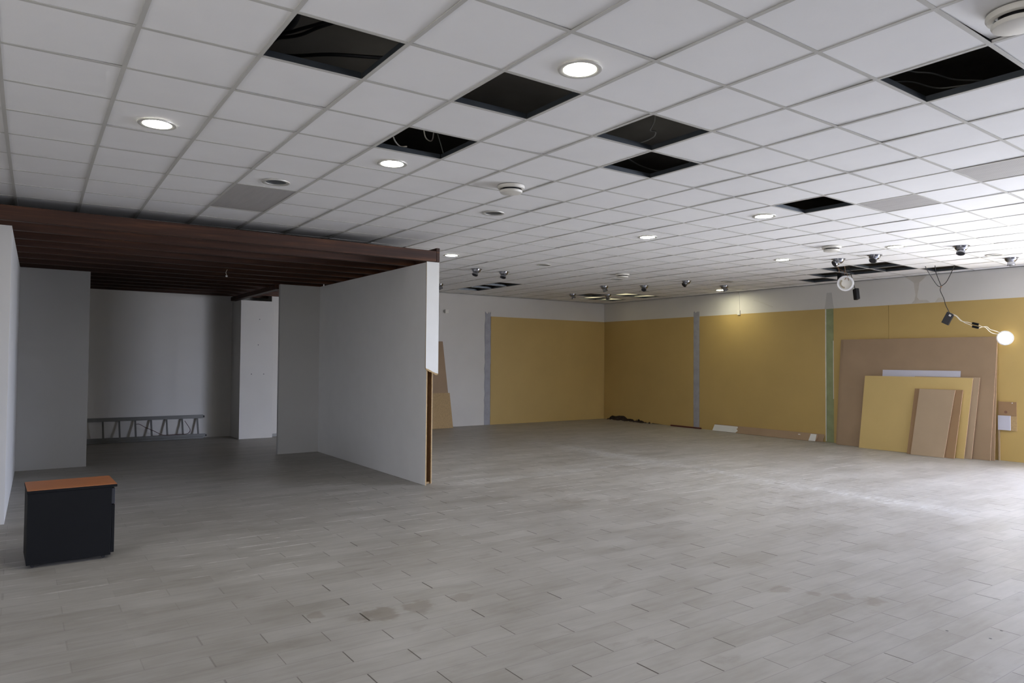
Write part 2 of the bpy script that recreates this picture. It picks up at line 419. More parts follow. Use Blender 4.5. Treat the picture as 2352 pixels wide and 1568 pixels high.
# yellow panels
notch = [(11.19, 0), (11.02, .004), (10.95, .07), (10.86, .115), (10.72, .10), (10.58, .125), (10.38, .13), (10.31, .10), (10.25, .062), (10.14, .07), (10.03, .062), (9.97, .02), (9.93, .028), (9.905, .075), (9.885, .03), (9.85, .075), (9.80, .085), (9.76, .05), (9.70, .055), (9.63, .03), (9.58, .012), (9.42, .012), (9.40, .003), (9.34, .003), (9.32, .018), (9.18, .012), (8.95, .006), (8.8, .0)]
yp = [([(11.196, 2.765)] + [(YB - .009, 0)] + notch + [(7.925, 0), (7.925, 2.765)], 'yellow wall panel right of the room corner with a broken dark bottom edge'),
      ([(7.735, 0), (4.415, 0), (4.415, 2.765), (7.735, 2.765)], 'yellow wall panel between the grey and green vertical strips, lit by a lamp'),
      ([(4.23, 0), (3.106, 0), (3.106, 2.765), (4.23, 2.765)], 'narrow yellow wall panel right of green strip, behind the big boards'),
      ([(3.100, 0), (-.95, 0), (-.95, 2.765), (3.100, 2.765)], 'yellow wall panel at right photo edge behind the glowing hung lamp')]
for o, lb in yp:
    cy = sum(p[0] for p in o) / len(o)
    tag(MB().prism(o, 'x', XR, XR + .016).build('wall_panel', M['yellow'], loc=(XR, cy, 0)), lb, 'wall panel', 'yellow wall panels')
tag(box('wall_panel', (9.445, YB - .008, 0, XR - .001, YB + .0055, 2.762), M['yellow'], loc=(11.4, YB, 0)), 'yellow wall panel on the back wall, left of the room corner', 'wall panel', 'yellow wall panels')
def rag(a0, a1, z1, n=18, amp=.012):
    pts = [(a0 + (a1 - a0) * k / 6, z1 + random.uniform(-.03, .03)) for k in range(7)]
    r = [(a1 + random.uniform(-amp, amp), z1 - z1 * k / n) for k in range(1, n)]
    l = [(a0 + random.uniform(-amp, amp), z1 * k / n) for k in range(1, n)]
    return pts + r + [(a1, 0), (a0, 0)] + l
struct(MB().prism(rag(9.27, 9.441, 2.85), 'y', YB - .004, YB + .0055).build('trim_7', M['grey_strip']))
struct(MB().prism(rag(7.74, 7.92, 2.87, amp=.004), 'x', XR - .002, XR + .068).build('trim_8', M['grey_strip']))
g = struct(box('trim_9', (XR + .008, 4.235, 0, XR + .069, 4.41, 2.764), M['green_strip']))
for y0, y1, zz in ((4.398, 4.4145, (0.02, 2.76)), (4.2305, 4.243, (.9, 2.1))):
    MB().prism([(y0, zz[0]), (y1, zz[0]), (y1, zz[1]), (y0, zz[1])], 'x', XR - .001, XR + .01).build('filler_bead', M['filler'], g)
for y0, zz in ((7.925, (.9, 1.75)), (7.735, (.3, .55)), (7.735, (1.0, 1.2)), (7.735, (1.5, 2.0))):
    pass
# dark broken plaster behind the damaged panel
struct(MB().prism([(YB, 0), (8.7, 0), (8.7, .19), (YB, .19)], 'x', XR + .040, XR + .068).build('trim_10', M['plaster']))
rub = thing('plaster_rubble', 'dark broken plaster shards lying along the damaged yellow wall base', 'rubble', (13.25, 10.3, 0)); rub['kind'] = 'stuff'
m = MB()
for k in range(60):
    yy = random.choice((random.uniform(10.2, 11.0), random.uniform(9.55, 10.05), random.uniform(9.3, 10.9))); s = random.uniform(.012, .05)
    xx = XR - .008 - abs(random.gauss(0, .035)); z = s * random.uniform(.3, 1.1)
    a = random.uniform(0, PI)
    P = [(xx + s * math.cos(a + q) * random.uniform(.5, 1) - s, yy + s * math.sin(a + q) * random.uniform(.5, 1)) for q in (0, 1.6, 3.1, 4.7)]
    m.hexa([(*p, 0) for p in P], [(p[0] * .5 + (xx - s) * .5, p[1] * .5 + yy * .5, z) for p in P])
m.build('shards', M['plaster'], rub)
# cable trunk and junction box on the white band, wall sensor
ct = thing('wall_conduit', 'thin white wall conduit with small box on white band, right wall', 'conduit', (XR, 6.56, 2.75))
box('pipe', (XR - .008, 6.553, 2.86, XR + .004, 6.570, H - .004), M['wall'], ct)
box('junction_box', (XR - .035, 6.525, 2.745, XR + .004, 6.595, 2.85), M['cream'], ct, .004)
sn = thing('wall_sensor', 'small white sensor box high on the back wall', 'sensor', (8.13, YB, 2.79))
box('housing', (8.082, YB - .05, 2.785, 8.178, YB + .006, 2.875), M['cream'], sn, .006)
box('bracket', (8.06, YB - .03, 2.80, 8.082, YB + .006, 2.86), M['lens_off'], sn, .003)

# ------------------------------------------------------------------ timber booth
BY = 4.27
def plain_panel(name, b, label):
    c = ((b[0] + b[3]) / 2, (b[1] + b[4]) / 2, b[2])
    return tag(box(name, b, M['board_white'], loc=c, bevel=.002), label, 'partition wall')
lw = thing('partition_wall', 'white partition at left photo edge carrying the end of the timber roof', 'partition wall', (-.63, 6.5, 0))
MB().prism([(-.556, 4.635), (-.536, 4.635), (-.464, 8.449), (-.484, 8.449)], 'z', 0, 2.925).build('side_panel', M['skin_lit'], lw)
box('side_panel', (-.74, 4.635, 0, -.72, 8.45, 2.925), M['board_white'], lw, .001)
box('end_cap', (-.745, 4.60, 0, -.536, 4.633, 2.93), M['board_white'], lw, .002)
pr = thing('partition_wall', 'white partition of the booth with torn-off end cap and open hollow core', 'partition wall', (4.0, 6.4, 0))
b_ = box('side_panel', (3.930, 4.312, 0, 3.9315, 8.42, 2.925), M['skin_lit'], pr)
box('chipboard_core', (3.9317, 4.3115, 0, 3.947, 8.42, 2.925), M['chip'], b_)
box('inner_lining', (3.9472, 4.33, 0, 3.9485, 8.40, 2.925), M['chip_inner'], b_)
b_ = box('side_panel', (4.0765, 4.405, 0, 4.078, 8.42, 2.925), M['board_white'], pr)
box('chipboard_core', (4.061, 4.4045, 0, 4.0763, 8.42, 2.925), M['chip'], b_)
box('inner_lining', (4.0595, 4.415, 0, 4.0608, 8.40, 2.925), M['chip_inner'], b_)
ob = box('stud', (3.949, 4.72, 0, 4.059, 4.76, 2.92), M['chip_inner'], pr)
box('cross_batten', (3.949, 4.36, 1.02, 3.975, 4.72, 1.05), M['chip'], pr)
box('sole_plate', (3.949, 4.42, 0, 4.059, 4.72, .02), M['chip'], pr)
edge = [(3.910, 1.535), (3.925, 1.522), (3.945, 1.519), (3.958, 1.512), (3.975, 1.503), (3.99, 1.497), (4.01, 1.484), (4.03, 1.478), (4.05, 1.468), (4.075, 1.462), (4.095, 1.456)]
cap = MB().prism([(4.095, 2.928), (3.910, 2.928)] + edge, 'y', 4.292, 4.294).build('end_cap', M['paint_white'], pr)
low = [(x, z - .012 - random.uniform(0, .016)) for x, z in edge]
MB().prism([(4.094, 2.927), (3.911, 2.927)] + low, 'y', 4.2942, 4.310).build('chipboard_core', M['chip'], cap)
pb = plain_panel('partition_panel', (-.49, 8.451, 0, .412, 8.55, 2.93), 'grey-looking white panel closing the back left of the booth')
pc = thing('partition_panel', 'narrow white panel closing the back right of the booth', 'partition panel', (3.58, 8.37, 0))
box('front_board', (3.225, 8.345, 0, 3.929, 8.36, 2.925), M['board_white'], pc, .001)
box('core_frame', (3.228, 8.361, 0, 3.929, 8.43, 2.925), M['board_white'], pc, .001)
cl = thing('column', 'white square column beyond the booth, bright in daylight', 'column', (3.58, 11.4, 0))
box('shaft', (3.245, 11.03, 0, 3.914, YN - .001, 2.83), M['wall'], cl, .003)
for yy, z in ((3.62, 2.45), (3.60, 1.92), (3.47, 1.32), (3.72, 1.32)):
    MB().lathe([(0, 0), (.009, 0), (.009, .003), (0, .003)], (yy, 11.029, z), 12, Matrix.Rotation(PI / 2, 3, 'X')).build('screw_hole', M['dark_metal'], cl)
struct(box('baseboard_back', (3.916, YB - .012, 0, 7.0, YB + .0055, .06), M['lens_off']))
struct(box('trim_11', (3.20, 8.5, 2.85, 3.30, 11.70, 2.93), M['timber']))

# roof beams, one every 0.6 m
BG = 'roof beams of the timber booth'
places = ['front', 'second from the front', 'third from the front', 'fourth from the front', 'fifth from the front', 'sixth from the front', 'seventh from the front', 'eighth from the front', 'ninth from the front', 'tenth from the front', 'eleventh from the front', 'twelfth from the front', 'rearmost, by the ladder wall']
beam0 = None
for k, pn in enumerate(places):
    lb = 'dark red-brown timber roof beam of the booth, ' + (pn + ', largest and fully visible' if k == 0 else pn)
    loc = (1.70, BY + .6 * k, 2.93)
    if beam0 is None:
        m = MB().box(-1.6, BY, 2.932, 4.038, BY + .075, 3.075)
        beam0 = tag(m.build('roof_beam', M['timber'], loc=loc, bevel=.006), lb, 'beam', BG)
    else:
        if k == 1:
            joist = MB().box(-1.6, BY + .6, 2.932, 4.036, BY + .675, 3.150).build('roof_beam', M['timber'], loc=loc, bevel=.006); o = tag(joist, lb, 'beam', BG)
        else: o = joist.copy(); COL.objects.link(o); o.location = loc; o['label'] = lb
dk = MB()
for k in range(49):
    y0 = BY + .64 + k * .140
    dk.box(-1.6, y0, 3.1515, 4.036, y0 + .136, 3.176)
tag(dk.build('roof_deck', M['deck'], loc=(1.7, 8, 3.08)), 'dark plank deck lying over the booth roof beams', 'roof deck')
fb = thing('fascia_board', 'upright dark timber fascia board on top of the broken white partition', 'fascia board', (4.066, 6.4, 2.93))
box('board', (4.042, 4.275, 2.930, 4.092, 8.45, 3.115), M['timber'], fb, .004)
hk = thing('ceiling_hook', 'tiny white bulb holder dangling under the dark booth roof', 'hook', (2.03, 6.99, 2.86))
MB().tube([(2.032, 6.99, 2.86), (2.020, 6.985, 2.90), (2.040, 6.99, 2.945)], .0035, 6).build('wire', M['white_wire'], hk)
MB().lathe([(0, -.016), (.012, -.012), (.017, 0), (.012, .012), (0, .016)], (2.032, 6.99, 2.848), 14).build('bulb', M['white_plastic'], hk)

# ------------------------------------------------------------------ ladder lying on its side
ld = thing('ladder', 'grey aluminium ladder lying on its side against the booth rear wall', 'ladder', (1.3, 11.6, 0))
def lad(z): return 11.585 + .14 * z / .45
for nm, z, x1 in (('rail', .437, 2.70), ('rail', .060, 2.725)):
    r_ = box(nm, (-.9, lad(z) - .013, z - .035, x1, lad(z) + .013, z + .035), M['alu'], ld, .003)
    box('end_plug', (x1, lad(z) - .015, z - .022, x1 + .025, lad(z) + .015, z + .020), M['rubber'], r_, .003)
r_ = box('rail', (-.9, lad(0) - .03, .002, 2.68, lad(0) - .006, .040), M['alu'], ld, .003)
for x in (-.77, -.49, -.21, .07, .35, .625, .905, 1.182, 1.458, 1.738, 2.018, 2.305, 2.592):
    MB().hexa([(x - .016, lad(.09) - .012, .094), (x + .016, lad(.09) - .012, .094), (x + .016, lad(.09) + .012, .094), (x - .016, lad(.09) + .012, .094)],
              [(x - .022, lad(.40) - .012, .403), (x + .010, lad(.40) - .012, .403), (x + .010, lad(.40) + .012, .403), (x - .022, lad(.40) + .012, .403)]).build('rung', M['alu'], ld, .002)
MB().tube([(1.46, 11.60, .34), (1.52, 11.59, .335), (1.62, 11.59, .27), (1.76, 11.59, .20), (1.88, 11.585, .13), (1.98, 11.58, .10), (2.25, 11.58, .105), (2.38, 11.585, .11), (2.43, 11.59, .16), (2.42, 11.59, .22), (2.33, 11.6, .37)], .006, 6).build('strap', M['strap'], ld)

# ------------------------------------------------------------------ black cabinet
cb = thing('pedestal_cabinet', 'low black cabinet with cherry wood top standing on the tiled floor', 'cabinet', (-.085, 2.95, 0))
cb.rotation_euler.z = math.radians(1.6)
box('body', (-.383, 2.705, .028, .188, 3.180, .578), M['black'], cb, .002)
tp = box('top_edge', (-.388, 2.698, .5785, .226, 3.188, .600), M['black'], cb, .002)
box('top_surface', (-.386, 2.700, .6002, .224, 3.186, .603), M['cherry'], cb)
for z0, z1, mt in ((.44, .565, 'charcoal'), (.045, .432, 'black')):
    f_ = box('drawer_front', (.190, 2.708, z0, .212, 3.178, z1), M[mt], cb, .002)
    if mt == 'charcoal': f_['label'] = 'charcoal top drawer front'
    box('handle', (.213, 2.86, z1 - .03, .222, 3.02, z1 - .02), M['dark_metal'], f_, .002)
for x in (-.34, .14):
    for y in (2.75, 3.13):
        w_ = MB().lathe([(0, -.009), (.013, -.009), (.014, 0), (.013, .009), (0, .009)], (x, y, .0142), 16, Matrix.Rotation(PI / 2, 3, 'X')).build('caster', M['dark_metal'], cb)
        box('fork', (x - .008, y - .012, .014, x + .008, y - .0095, .028), M['rubber'], w_)

# ------------------------------------------------------------------ boards leaning on the right wall
def leaning(name, y0b, y1b, y0t, y1t, xb, xt, z, th, mat, label, edge='mdf_edge', cat='board', zb=0., group='boards leaning on the yellow wall'):
    n = Vector((z, 0, xb - xt)).normalized() * th          # towards the wall
    a = [Vector((xb, y0b, zb)), Vector((xb, y1b, zb)), Vector((xt, y1t, z)), Vector((xt, y0t, z))]
    c = ((xb + xt) / 2, (y0b + y1b) / 2, 0)
    o = thing(name, label, cat, c, group)
    f = n * .12
    lo = Vector((0, 0, max(0, -n.z)))
    MB().hexa([p + lo for p in a], [p + f + lo for p in a]).build('face', M[mat], o)
    MB().hexa([p + f * 1.02 + lo for p in a], [p + n + lo for p in a]).build('core', M[edge], o)
    return o
leaning('mdf_board', 1.245, 4.085, 1.245, 4.060, 13.155, 13.317, 2.116, .013, 'mdf', 'big brown board rearmost of all, its left edge and right edge just showing')
leaning('mdf_board', 1.300, 4.030, 1.235, 3.992, 13.115, 13.296, 2.112, .017, 'mdf', 'largest brown board, front one of the tall pair against yellow wall')
leaning('grey_board', 1.80, 3.17, 1.79, 3.16, 13.075, 13.215, 1.515, .017, 'lavender', 'pale grey board peeping out above the leaning yellow board', edge='lavender')
leaning('mdf_board', 1.557, 2.60, 1.466, 2.55, 13.040, 13.180, 1.405, .014, 'mdf_light', 'brown board showing as narrow strip right of the yellow board')
leaning('yellow_board', 1.645, 3.505, 1.563, 3.473, 12.970, 13.150, 1.394, .017, 'yellow_board', 'yellow board leaning among brown boards in front of yellow wall', edge='mdf_edge')
leaning('mdf_board', 1.745, 2.540, 1.701, 2.508, 12.84, 13.095, 1.180, .016, 'mdf_dark', 'darker brown board directly behind the frontmost short board')
leaning('mdf_board', 1.895, 2.452, 1.812, 2.412, 12.795, 13.062, 1.178, .015, 'mdf_light', 'frontmost short pale brown board leaning on the yellow one')
# board behind the stack standing at its right end
tag(box('wood_offcut', (13.30, 1.225, 0, 13.333, 1.243, .62), M['mdf_light'], loc=(13.31, 1.23, 0)), 'narrow tan wood offcut upright at right end of the board stack', 'offcut')
# patch of boards fixed to the wall
wp = thing('wall_patch', 'small brown and white board patch fixed low on wall right of stack', 'wall patch', (XR, 1.12, .76))
br = box('brown_board', (XR - .018, .976, .762, XR - .0005, 1.244, 1.004), M['mdf_dark'], wp, .001)
MB().lathe([(0, 0), (.024, 0), (.024, .0012), (0, .0012)], (XR - .0182, 1.131, .829), 18, Matrix.Rotation(-PI / 2, 3, 'Y')).build('knot', M['red_knot'], br)
MB().lathe([(0, 0), (.008, 0), (.008, .002), (0, .002)], (XR - .0182, 1.035, .985), 12, Matrix.Rotation(-PI / 2, 3, 'Y')).build('screw', M['white_plastic'], br)
box('tan_board', (XR - .018, .972, .517, XR - .0005, 1.07, .760), M['chip'], wp, .001)
box('white_board', (XR - .045, 1.058, .523, XR - .0185, 1.243, .768), M['lavender'], wp, .002)
# long strip of board on the floor by the wall
o = leaning('board_strip', 4.435, 7.24, 4.43, 7.24, 13.255, 13.315, .150, .014, 'mdf', 'long brown board strip on floor, rear one against the yellow wall', group='board strips on the floor')
o = leaning('board_strip', 4.56, 7.225, 4.53, 7.20, 13.190, 13.250, .145, .014, 'mdf', 'long brown board strip on floor with white painted ends, front one', group='board strips on the floor')
nn = Vector((.145, 0, -.06)).normalized() * .0012
def onstrip(y, u): return Vector((13.190 + .060 * u, y, .001 + .143 * u)) + Vector((-.0012, 0, .0056))
for a, jag in (((6.53, 7.222), True), ((4.562, 4.715), False)):
    left = [onstrip(a[1] - .02 * u, u) for u in (0.01, .99)]
    rj = [onstrip(a[0] + (random.uniform(-.03, .03) if jag else 0), u) for u in (.99, .8, .6, .45, .3, .15, .01)]
    P = left + rj
    MB().hexa([p - nn for p in P], [p for p in P]).build('painted_end', M['paint_white'], o)
MB().hexa([onstrip(y, u) - nn for y, u in ((4.98, .72), (4.93, .72), (4.93, .80), (4.98, .80))], [onstrip(y, u) for y, u in ((4.98, .72), (4.93, .72), (4.93, .80), (4.98, .80))]).build('staple', M['white_plastic'], o)
tag(MB().box(13.245, 7.62, 0, 13.275, 8.60, .035).build('metal_bar', M['red_brown'], loc=(13.26, 8.1, 0), bevel=.003), 'thin dark red bar lying on the floor along the yellow wall', 'bar')
# two boards leaning on the back wall behind the booth partition
def leaning_back(name, x0, x1, x1t, yb, yt, z, th, mat, label):
    o = thing(name, label, 'board', ((x0 + x1) / 2, (yb + yt) / 2, 0), 'boards leaning on the back wall')
    n = Vector((0, z, yb - yt)).normalized() * th; lo = Vector((0, 0, max(0, -n.z)))
    a = [Vector((x0, yb, 0)), Vector((x1, yb, 0)), Vector((x1t, yt, z)), Vector((x0, yt, z))]
    MB().hexa([p + lo for p in a], [p + n * .2 + lo for p in a]).build('face', M[mat], o)
    MB().hexa([p + n * .21 + lo for p in a], [p + n + lo for p in a]).build('core', M['mdf_edge'], o)
leaning_back('mdf_board', 6.95, 8.19, 8.015, 10.98, 11.155, 2.09, .016, 'mdf', 'tall brown board leaning on the white back wall behind booth partition')
leaning_back('chipboard', 7.0, 8.206, 8.142, 10.94, 11.015, .842, .016, 'chip', 'low tan board leaning in front of the tall brown one')

# ------------------------------------------------------------------ ceiling fittings
def downlight(lit, loc, label, group, lens='lamp'):
    o = thing('downlight', label, 'ceiling light', loc, group)
    x, y, z = loc
    MB().lathe([(.094, .002), (.094, -.004), (.112, -.009), (.124, -.006), (.126, .000), (.126, .002)], (x, y, H - .0022), 40, caps=False).build('rim', M['rim'], o)
    MB().lathe([(.094, .001), (.094, .055), (.080, .075), (0, .075)], (x, y, H), 32).build('housing', M['steel'], o)
    zz = -.003 if lit else .012
    MB().lathe([(0, zz - .002), (.080, zz - .001), (.0935, zz + .002), (.0935, zz + .006), (0, zz + .006)], (x, y, H), 36).build('lens', M[lens] if lit else M['lens_off'], o)
    return o
LG, OG = 'lit round downlights', 'unlit round downlights'
d0 = downlight(True, (.310, 1.574, H), 'lit round downlight at left, above the black cabinet side', LG)
for xy, lb in (((2.112, -.898), 'lit round downlight nearest the camera, largest, right of two holes'),
               ((2.090, 1.505), 'lit round downlight just below the small hole with hanging wires'),
               ((6.412, .958), 'lit round downlight beside the small hole over the right half'),
               ((6.351, 2.704), 'lit round downlight alone above the middle of the hall'),
               ((5.110, 5.732), 'lit round downlight beside the end of the wooden fascia'),
               ((9.560, 2.860), 'lit round downlight left of the right-hand air valve'),
               ((9.674, 1.131), 'lit round downlight right of the right-hand air valve')):
    dup(d0, (*xy, H), lb)
downlight(True, (12.711, 6.597, H), 'lit round downlight close to the right wall casting a pool on yellow panel', LG, 'lamp_wall')
f0 = downlight(False, (1.485, 2.735, H), 'unlit round downlight next to the grey ceiling grille', OG)
for xy, lb in (((3.877, 2.666), 'unlit round downlight below the nearest large air valve'),
               ((6.931, 5.716), 'unlit round downlight above the pair of chrome spotlights'),
               ((11.60, .622), 'unlit round downlight near chrome spotlight at right photo edge'),
               ((11.398, 5.372), 'unlit round downlight above the lit one by right wall'),
               ((9.39, 6.492), 'unlit round downlight just below the farthest air valve'),
               ((11.523, 7.837), 'unlit round downlight below chrome spotlight near the far corner')):
    dup(f0, (*xy, H), lb)

def valve(loc, label):
    o = thing('air_valve', label, 'air valve', loc, 'round white air valves')
    x, y, z = loc
    MB().lathe([(.128, 0), (.130, -.014), (.124, -.026), (.112, -.030), (.099, -.028), (.094, -.010), (.094, .0)], (x, y, H - .0024), 44, caps=False).build('ring', M['cream'], o)
    MB().lathe([(0, -.042), (.098, -.042), (.107, -.046), (.108, -.054), (.101, -.066), (.080, -.071), (0, -.073)], (x, y, H - .0024), 44).build('disc', M['cream'], o)
    MB().lathe([(0, .10), (.078, .10), (.078, -.042), (0, -.042)], (x, y, H - .0024), 24).build('stem', M['dark_metal'], o)
    return o
v0 = valve((3.336, 1.54, H), 'white round air valve with dark slot, middle of the ceiling')
for xy, lb in (((8.972, 1.673), 'white round air valve above the chrome spotlights at right'),
               ((3.355, -2.597), 'white round air valve cut off at the top right photo corner'),
               ((8.876, 5.806), 'white round air valve farthest away, near the back corner')):
    dup(v0, (*xy, H), lb)

def spotlight(loc, label):
    o = thing('spotlight', label, 'spotlight', loc, 'chrome eyeball spotlights'); x, y, z = loc
    MB().lathe([(.070, -.001), (.098, -.004), (.105, -.002), (.105, .0)], (x, y, H - .0024), 32, caps=False).build('flange', M['chrome'], o)
    MB().lathe([(.086, -.002), (.084, -.018), (.074, -.040), (.056, -.058), (.030, -.068), (0, -.071)], (x, y, H - .0024), 32).build('dome', M['chrome'], o)
    hd = D.objects.new('lamp_head', None)
    m = MB().lathe([(.0, .02), (.046, .02), (.050, 0), (.052, -.055), (.056, -.060), (.056, -.074), (.047, -.076), (.045, -.060), (.0, -.050)], (x, y, H - .045), 28)
    hd = m.build('lamp_head', M['chrome'], o)
    ln = MB().lathe([(0, -.051), (.042, -.060), (.042, -.063), (0, -.060)], (x, y, H - .045), 24)
    l_ = ln.build('lamp_lens', M['dark_metal'], hd)
    return o
def aim(o, ang, tilt):
    for c in o.children:
        if c.name.startswith('lamp_head'):
            pv = Vector((0, 0, -.030)); R_ = Matrix.Rotation(ang, 4, 'Z') @ Matrix.Rotation(-tilt, 4, 'Y')
            c.matrix_basis = Matrix.Translation(pv) @ R_ @ Matrix.Translation(-pv)
SP = [((6.324, 6.935), 'chrome eyeball spotlight, left of the pair before the triple ceiling hole', 200, .5),
      ((6.928, 6.937), 'chrome eyeball spotlight, right of the pair before the triple ceiling hole', 215, .45),
      ((7.017, 9.558), 'chrome eyeball spotlight half hidden by the end cap of booth partition', 330, .4),
      ((10.084, 7.639), 'chrome eyeball spotlight above the lit corner openings, left one', 300, .35),
      ((10.696, 7.025), 'chrome eyeball spotlight above the lit corner openings, right one', 215, .8),
      ((10.716, 9.485), 'chrome eyeball spotlight at left of the lit corner openings', 330, .4),
      ((11.458, 9.018), 'chrome eyeball spotlight among the lit corner openings', 250, .15),
      ((10.696, 5.837), 'chrome eyeball spotlight with tilted head, above the grey wall strip', 170, .9),
      ((12.024, 5.944), 'chrome eyeball spotlight right beside the lit lamp near right wall', 330, .4),
      ((10.208, 2.291), 'chrome eyeball spotlight directly above the dangling round fitting', 150, 1.0),
      ((10.245, 1.732), 'chrome eyeball spotlight right of the one above the dangling fitting', 185, .85),
      ((10.348, .563), 'chrome eyeball spotlight near the right, head tilted down with dark ring', 190, .5),
      ((12.135, .604), 'chrome eyeball spotlight at right photo edge pointing straight down', 0, .05)]
s0 = None
for (xy, lb, a, tl) in SP:
    if s0 is None: s0 = spotlight((*xy, H), lb); o = s0
    else: o = dup(s0, (*xy, H), lb)
    aim(o, math.radians(a), tl)

# yellowed, broken light panels still glowing in the far corner
for (i, j), cut, lb in (((19, 16), (.05, .80), 'broken glowing light panel in far corner ceiling, front left piece'), ((20, 16), (.05, .95), 'broken glowing light panel in far corner ceiling, front right and largest piece'),
                        ((19, 14), (.08, .92), 'broken glowing light panel in far corner ceiling, rear left piece'), ((20, 14), (.35, .90), 'broken glowing light panel in far corner ceiling, rear right piece')):
    q = shrink(quad(i, j), .02); c = (sum(p[0] for p in q) / 4, sum(p[1] for p in q) / 4, H)
    o = thing('light_panel', lb, 'light panel', c, 'broken light panels')
    P = [lerp(q[0], q[1], cut[0]), lerp(q[0], q[1], cut[1]), lerp(q[3], q[2], cut[1] - .12), lerp(q[3], q[2], cut[0] + .05)]
    lift = (.004, .010, .030, .022)
    MB().hexa([(*p, H + l) for p, l in zip(P, lift)], [(*p, H + l + .004) for p, l in zip(P, lift)]).build('diffuser', M['tube'], o)
    a, b = lerp(q[0], q[3], .08), lerp(q[1], q[2], .08)
    MB().tube([(*a, H + .045), (*b, H + .045)], .006, 6, 1).build('frame_bar', M['dark_metal'], o)
# ------------------------------------------------------------------ things dangling from the ceiling
def cable(name, label, pts, r, mat, grp=None, seg=7):
    o = MB().tube(pts, r, seg).build(name, M[mat], loc=pts[0]); return tag(o, label, 'cable', grp)
G1 = 'loose cables in the ceiling void'
dc = MB().tube([(.74, -.05, 3.70), (.80, .10, 3.68), (.82, .32, 3.67), (.76, .62, 3.66), (.70, .80, 3.68)], .055, 12).build('flexible_duct', M['rubber'], loc=(.8, .3, 3.58))
tag(dc, 'dark flexible duct inside the large hole at upper left', 'duct')
cable('cable', 'upper black cable in large left ceiling hole', [(.60, .36, 3.54), (.77, .213, 3.545), (.858, .075, 3.55), (.934, -.071, 3.55), (1.05, -.30, 3.55)], .010, 'cable', G1)
cable('cable', 'middle black cable in large left ceiling hole', [(.60, .43, 3.54), (.774, .293, 3.55), (.866, .177, 3.55), (.933, -.005, 3.55), (1.06, -.25, 3.55)], .010, 'cable', G1)
cable('cable', 'long black cable sagging across the front of large left hole', [(.62, .52, 3.52), (.858, .395, 3.5), (1.069, .219, 3.5), (1.326, .087, 3.5), (1.6, -.02, 3.52)], .011, 'cable', G1)
cable('wire', 'white wire loop hanging in hole above a lit downlight', [(2.10, 1.00, 3.56), (2.146, 1.045, 3.45), (2.22, 1.14, 3.43), (2.303, 1.20, 3.45), (2.296, 1.154, 3.55)], .005, 'white_wire', G1)
cable('hanger_wire', 'straight metal hanger wire in hole above a lit downlight', [(2.177, .964, 3.94), (2.20, 1.0, 3.60), (2.37, 1.13, 3.335)], .004, 'alu', G1)
cable('wire', 'yellowish wire at left corner of hole above a lit downlight', [(1.90, 1.05, 3.6), (1.93, 1.16, 3.42), (2.00, 1.19, 3.345), (2.06, 1.17, 3.345)], .006, 'white_wire', G1)
cable('wire', 'pale curved wire in the upper of two holes right of centre', [(3.40, -.26, 3.55), (3.456, -.194, 3.5), (3.558, -.088, 3.5), (3.631, .025, 3.48), (3.736, .068, 3.5), (3.825, .182, 3.5), (3.839, .346, 3.5), (3.80, .48, 3.52)], .006, 'lens_off', G1)
cable('wire', 'pale wire in the lower of two holes right of centre', [(3.90, .58, 3.48), (3.991, .632, 3.45), (4.258, .734, 3.45), (4.482, .756, 3.45), (4.7, .80, 3.5)], .006, 'lens_off', G1)
cable('wire', 'lower pale wire in the hole at upper right', [(4.02, -1.60, 3.46), (4.114, -1.634, 3.45), (4.222, -1.704, 3.45), (4.452, -1.746, 3.45), (4.535, -1.843, 3.45), (4.70, -1.97, 3.48)], .005, 'lens_off', G1)
cable('wire', 'upper pale wire in the hole at upper right', [(4.10, -1.68, 3.52), (4.195, -1.731, 3.5), (4.306, -1.786, 3.5), (4.523, -1.822, 3.5), (4.75, -1.90, 3.52)], .005, 'lens_off', G1)

# dangling unlit round fitting with its gear
C1 = Vector((11.4, 2.862, 3.035))
view = Vector((-.82, -.50, -.10)).normalized()
zax = view; xax = Vector((0, 0, 1)).cross(zax).normalized(); yax = zax.cross(xax)
RM = Matrix((xax, yax, zax)).transposed()
hl = thing('ceiling_lamp', 'unlit round white lamp fitting dangling by wires from open ceiling holes', 'lamp', tuple(C1))
MB().lathe([(.104, -.012), (.132, -.010), (.138, .002), (.132, .014), (.106, .016), (.104, .004)], tuple(C1), 40, RM, caps=False).build('rim', M['white_plastic'], hl)
MB().lathe([(0, -.020), (.102, -.014), (.106, -.008), (.106, -.004), (0, -.006)], tuple(C1), 36, RM).build('back_plate', M['cream'], hl)
MB().tube([C1 + RM @ Vector((.075 * math.cos(a), .075 * math.sin(a), .004)) for a in [PI * .75 + k * .2 for k in range(12)]], .012, 8).build('lamp_holder', M['holder'], hl)
box('gear_box', (11.37, 2.925, 3.10, 11.42, 2.995, 3.225), M['black'], hl, .005)
for pts in ([(11.35, 2.97, 3.35), (11.36, 2.955, 3.26), (11.39, 2.965, 3.22), (11.40, 2.95, 3.12), (11.40, 2.94, 3.08)],
            [(11.35, 2.86, 3.40), (11.37, 2.85, 3.27), (11.39, 2.875, 3.20), (11.40, 2.84, 3.15), (11.395, 2.87, 3.10)],
            [(11.36, 3.00, 3.33), (11.37, 2.90, 3.26), (11.38, 2.83, 3.22), (11.40, 2.82, 3.14), (11.40, 2.80, 3.08)],
            [(11.38, 2.95, 3.12), (11.39, 2.99, 3.06), (11.39, 2.975, 3.00)]):
    MB().tube(pts, .005, 6).build('wire', M['rust'], hl)
bp = thing('power_adapter', 'black power adapter hanging straight down below the open ceiling holes', 'adapter', (11.5, 2.72, 2.73))
T = Matrix.Translation((11.5, 2.722, 2.842)) @ Matrix.Rotation(math.radians(-28), 4, 'Z') @ Matrix.Rotation(math.radians(-10), 4, 'X')
